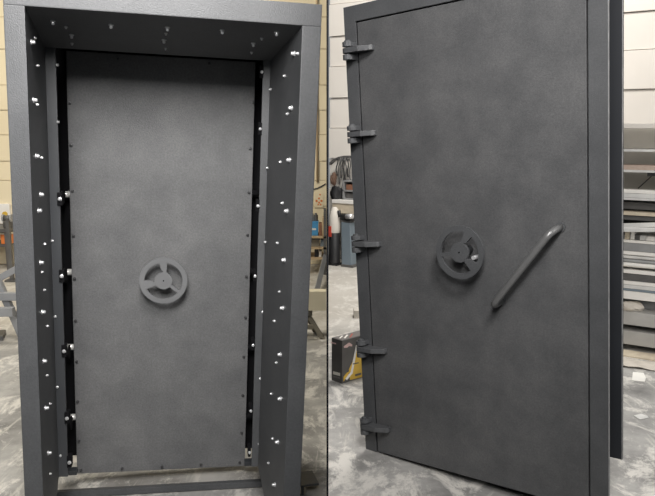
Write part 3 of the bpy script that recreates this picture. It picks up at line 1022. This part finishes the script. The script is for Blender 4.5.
sface([sf(331, 341.8), sf(336, 343), sf(336, 344.3), sf(331, 343.1)], 'emblem', 'lamp_white')
sface([sf(333.2, 371.2), sf(340, 373), sf(340, 376), sf(333.2, 374.2)], 'print_block', 'grey_beige')
sface([sf(333.2, 375.6), sf(340, 377.6), sf(340, 379), sf(333.2, 377)], 'print_block', 'carton_side')

# ---- rack of stock steel along the right
Q0 = gnd(640, 352.5)
SM = Matrix(((U.x, N.x, 0, Q0.x), (U.y, N.y, 0, Q0.y), (0, 0, 1, 0), (0, 0, 0, 1)))


def rz(py, off=0.0):
    return inplane(640, py, SM, 1, off).z


XL, XR = -0.50, 1.24
rack = thing('steel_rack', 'tall storage rack filled with steel lengths, right of the outside vault door', 'rack', SM)
for x in (-0.62, 1.25):
    MB().box((x, 0.52, 0), (x + 0.09, 0.62, rz(118)), 0.004).obj('upright', 'dark_steel', rack)
    MB().box((x, 0.0, 0), (x + 0.09, 0.6, 0.05), 0.004).obj('foot', 'dark_steel', rack)
    for yy in (331, 313.5, 269.5, 242.5, 199.6, 171.6, 150.2, 129.2):
        MB().box((x + 0.01, -0.0, rz(yy) - 0.02), (x + 0.08, 0.54, rz(yy) - 0.0), 0.003).obj('arm', 'dark_steel', rack)
MB().box((XL, 0.6, rz(200, 0.6)), (XR, 0.615, rz(124, 0.6)), 0.0).obj('back_panel', 'grey_beige', rack)
MB().box((XL, 0.6, 0.03), (XR, 0.615, rz(200, 0.6)), 0.0).obj('back_panel', 'blackish', rack)  # added black sheet standing in for the shadow in the lower gaps
for yy, m_ in ((127, 'white_wall'), (150.5, 'light_steel'), (171.2, 'light_steel'), (199.2, 'light_steel'), (242.2, 'white_paint')):
    MB().box((XL, 0.0, rz(yy + 1.3)), (XR, 0.53, rz(yy - 1.0 if yy > 130 else 123.5)), 0.002).obj('shelf', m_, rack)


def stock(name, label, cat, pya, pyb, m_, shape='box', y0=0.0, y1=0.12, grp=None, x0=XL + 0.05, x1=XR - 0.05, tilt=0.0, dz=0):
    """a length of stock whose front face spans the photo rows pya..pyb"""
    za, zb = rz(pya, y0), rz(pyb, y0)
    b = MB()
    if shape == 'box':
        b.box((x0, y0, zb), (x1, y1, za), 0.002)
    elif shape == 'channel':
        t_ = min(0.012, (za - zb) * 0.2)
        b.prism([(y0, zb), (y1, zb), (y1, zb + t_), (y0 + t_, zb + t_), (y0 + t_, za - t_), (y1, za - t_), (y1, za), (y0, za)], x0, x1, 0, 0.0015)
    elif shape == 'tube':
        r = (za - zb) / 2
        b.tube([(x0, y0 + r, zb + r), (x1, y0 + r, zb + r)], r, 16)
    if tilt:
        bmesh.ops.rotate(b.bm, verts=b.bm.verts[:], cent=(0.0, 0, zb), matrix=Matrix.Rotation(tilt, 3, 'Y'))
    o = b.obj(name, m_, None, shape == 'tube')
    o.matrix_world = SM
    tag(o, label, cat, grp)
    return o


G = 'steel lengths on the rack'
stock('timber_plank', 'pinkish timber plank on the third shelf board of the steel rack', 'plank', 165.3, 169.9, 'pink_wood', y0=0.01, y1=0.2)
stock('flat_bar', 'pale flat bar lying uppermost on the open shelf of the rack', 'steel bar', 190.2, 193.5, 'white_paint', y0=0.0, y1=0.1, grp=G)
stock('flat_bar', 'wide pale bar just below the uppermost flat bar', 'steel bar', 193.8, 198.0, 'light_steel', y0=0.0, y1=0.14, grp=G)
stock('channel', 'dark brown channel below the pale bars, fourth gap of the rack', 'steel channel', 202.6, 209.6, 'dark_steel', 'channel', 0.08, 0.2, G)
stock('flat_bar', 'beige flat bar under the dark brown channel', 'steel bar', 212.4, 215.8, 'pale_wood', y0=0.03, y1=0.16, grp=G)
stock('angle_bar', 'dark bar beneath the beige flat bar', 'steel bar', 216.2, 220.5, 'dark_steel', y0=0.05, y1=0.18, grp=G)
stock('square_tube', 'silver square tube sloping across the rack, upper of two', 'steel tube', 222.5, 226.5, 'light_steel', y0=-0.04, y1=-0.006, grp=G, tilt=-0.10, x0=-0.3, x1=0.5)
stock('square_tube', 'silver square tube sloping across the rack, lower of two', 'steel tube', 227.5, 231.5, 'light_steel', y0=-0.08, y1=-0.045, grp=G, tilt=-0.07, x0=-0.35, x1=0.45)
# small loose items on the shelf at row 241
for i, (px_, w_, py_, m_, lb_) in enumerate((
        (626.8, 0.03, 231.5, 'pale_wood', 'pale wooden offcut at the inner end of the cluttered rack shelf'),
        (632.2, 0.03, 230.5, 'white_paint', 'white square offcut beside the pale wooden one on the rack shelf'),
        (637.0, 0.04, 234.5, 'dark_steel', 'dark offcut in the middle of the cluttered rack shelf'),
        (642.5, 0.04, 235.8, 'light_steel', 'grey offcut right of the dark one on the rack shelf'),
        (650.5, 0.06, 236.8, 'white_paint', 'white angled offcut at the outer end of the cluttered rack shelf'))):
    q = inplane(px_, 241, SM, 1, 0.03)
    q2 = inplane(px_, py_, SM, 1, 0.03)
    zb = rz(241.2) + 0.004
    o = MB().box((q.x - w_ / 2, 0.03, zb), (q.x + w_ / 2, 0.1, q2.z), 0.003).obj('offcut', m_)
    o.matrix_world = SM
    tag(o, lb_, 'offcut', 'offcuts on the rack shelf')
stock('flat_bar', 'cream flat bar lying across the offcuts on the rack shelf', 'steel bar', 229.6, 233.0, 'beam_cream', y0=0.12, y1=0.2, grp=G, x0=0.02, x1=1.3)
stock('channel', 'dark grey channel directly under the white shelf edge', 'steel channel', 243.8, 251.6, 'grey_steel', 'channel', 0.0, 0.2, G)
stock('flat_bar', 'white flat bar on top of the bundle of tubes', 'steel bar', 252.0, 255.6, 'white_paint', y0=0.0, y1=0.12, grp=G)
stock('round_tube', 'pale round tube directly under the white flat bar', 'steel tube', 256.0, 259.8, 'light_steel', 'tube', 0.01, grp=G)
stock('round_tube', 'grey round tube in the middle of the bundle', 'steel tube', 260.0, 263.6, 'grey_steel', 'tube', 0.015, grp=G)
stock('round_tube', 'white round tube at the bottom of the bundle, above the black gap', 'steel tube', 263.8, 268.3, 'white_paint', 'tube', 0.0, grp=G)
stock('channel', 'dark grey channel with a white top edge below the black gap', 'steel channel', 275.0, 281.4, 'dark_steel', 'channel', 0.0, 0.2, G)
stock('flat_bar', 'white bar lying along the top of the dark grey channel', 'steel bar', 270.8, 274.4, 'white_paint', y0=0.0, y1=0.2, grp=G)
stock('square_tube', 'white square tube under the dark grey channel', 'steel tube', 282.0, 285.6, 'white_paint', y0=0.0, y1=0.07, grp=G)
stock('square_tube', 'pale square tube above the blued bar', 'steel tube', 285.9, 289.6, 'light_steel', y0=0.0, y1=0.07, grp=G)
stock('flat_bar', 'thin blued steel bar in the lower half of the rack', 'steel bar', 289.9, 291.9, 'blue_steel', y0=0.0, y1=0.1, grp=G)
stock('box_beam', 'white box beam below the blued bar', 'steel beam', 292.3, 300.3, 'white_paint', y0=0.0, y1=0.14, grp=G)
stock('box_beam', 'grey box beam behind the crumpled rag', 'steel beam', 300.9, 311.6, 'grey_steel', y0=0.142, y1=0.26, grp=G)
stock('box_beam', 'long grey box beam under the crumpled rag', 'steel beam', 313.2, 326.2, 'mid_steel', y0=-0.02, y1=0.13, grp=G)
stock('box_beam', 'lowest grey box beam in the rack, with a pale top', 'steel beam', 332.4, 346.0, 'mid_steel', y0=-0.02, y1=0.14, grp=G)
q = inplane(631, 309, SM, 1, 0.02)
lump('rag', 'crumpled beige rag lying on the long grey box beam of the rack', 'rag', (q.x, 0.03, rz(313.2, -0.02) + 0.03), (0.075, 0.045, 0.04), 'paper', 11, SM, 0.3, rz(313.2, -0.02) + 0.002)
# timber and crumpled sheet at the foot of the rack
stock('timber_plank', 'pale plank lying on the floor along the foot of the rack', 'plank', 357.5, 360.5, 'pale_wood', y0=-0.17, y1=-0.02)
bm = bmesh.new()
nx, ny = 44, 10
g0 = inplane(622, 360, SM, 2, 0.0)
vs = []
for j in range(ny + 1):
    for i in range(nx + 1):
        u, v = i / nx, j / ny
        x = -0.35 + 1.2 * u
        y = -0.43 + 0.2 * v
        hgt_ = 0.006 + 0.03 * max(0, math.sin(6.0 * x + 2.0 + 1.2 * v)) * (0.3 + 0.7 * v) + 0.008 * math.sin(23 * x + 5 * v) ** 2
        vs.append(bm.verts.new((x, y + 0.02 * math.sin(9 * x), hgt_)))
for j in range(ny):
    for i in range(nx):
        a = j * (nx + 1) + i
        f = bm.faces.new((vs[a], vs[a + 1], vs[a + nx + 2], vs[a + nx + 1]))
        f.smooth = True
q = MB()
q.bm.free()
q.bm = bm
o = q.obj('crumpled_sheet', 'paper')
o.matrix_world = SM
md = o.modifiers.new('thickness', 'SOLIDIFY')
md.thickness = 0.004
tag(o, 'crumpled beige packing sheet on the floor before the rack', 'paper')
for (cx_, cy_), (ax, ay), rot_, lb_ in (((638.5, 377), (0.045, 0.095), -0.35, 'white paper scrap on the floor just before the steel rack'),
                                       ((641, 417), (0.04, 0.03), 0.4, 'grey white paper scrap on the floor near the rear flange')):
    p = gnd(cx_, cy_)
    o = MB().prism([(-ax, -ay), (ax * 0.7, -ay), (ax, -ay * 0.1), (ax * 0.8, ay), (-ax * 0.7, ay * 0.9)], 0.0, 0.003).obj('paper_scrap', 'white_paper' if cy_ < 400 else 'light_steel')
    o.matrix_world = Matrix.Translation((p.x, p.y, 0.001)) @ Matrix.Rotation(rot_, 4, 'Z')
    tag(o, lb_, 'paper')

# diagonal wire and black clip on the shelf recess
pa, pb = inplane(638, 188.5, SM, 1, 0.5), inplane(656, 172, SM, 1, 0.5)
o = MB().tube([pa, pb], 0.004, 8).obj('wire', 'dark_steel')
o.matrix_world = SM
tag(o, 'thin dark wire stretched diagonally across the open rack recess', 'wire')
pa = inplane(652.5, 174, SM, 1, 0.1)
o = MB().box((pa.x - 0.025, 0.03, rz(176.2)), (pa.x + 0.1, 0.12, rz(172.7)), 0.003).obj('hook_bracket', 'blackish')
o.matrix_world = SM
tag(o, 'black bracket fixed under the rack shelf board', 'bracket')

# ================================================================== LIGHT
def area(name, loc, target, size, power, col=(1, 1, 1), size_y=None, spread=None):
    d = bpy.data.lights.new(name, 'AREA')
    d.energy = power
    d.color = col
    d.size = size
    if spread:
        d.spread = math.radians(spread)
    if size_y:
        d.shape = 'RECTANGLE'
        d.size_y = size_y
    o = bpy.data.objects.new(name, d)
    COL.objects.link(o)
    o.location = loc
    o.rotation_euler = (Vector(target) - Vector(loc)).to_track_quat('-Z', 'Y').to_euler()
    return o


area('fill_lamp', (-0.22, 0.1, 2.72), (-0.6, 3.0, 1.75), 0.8, 50, (1.0, 0.98, 0.96), None, 100)  # unseen fill added in front of the left door for panel and header
area('fill_lamp', (0.5, 0.1, 4.1), (-0.2, 3.5, 1.85), 1.0, 42, (1.0, 0.97, 0.95), None, 70)  # unseen narrow-beam fill added for the face of the right door
area('fill_lamp', (-2.6, 4.2, 5.0), (-2.0, 7.6, 0.9), 2.0, 225, (1.0, 0.93, 0.80))  # unseen fill added for the left bay's wall and the fronts before it
area('fill_lamp', (3.7, 1.6, 3.3), (2.5, 5.4, 0.8), 1.5, 62, (1.0, 0.97, 0.93))  # unseen low fill added to reach in under the rack shelves
area('fill_lamp', (0.9, 6.0, 5.0), (0.5, 8.2, 0.8), 1.2, 230, (1.0, 0.97, 0.93))  # unseen fill added to brighten the right bay's back wall
w = bpy.data.worlds.new('world')
SC.world = w
w.use_nodes = True
bg = w.node_tree.nodes['Background']
bg.inputs[0].default_value = (0.92, 0.96, 1.0, 1)
bg.inputs[1].default_value = 0.3

SC.view_settings.view_transform = 'Standard'
SC.view_settings.look = 'None'
SC.view_settings.exposure = 0.0
SC.view_settings.gamma = 1.0
SC.view_settings.use_curve_mapping = False
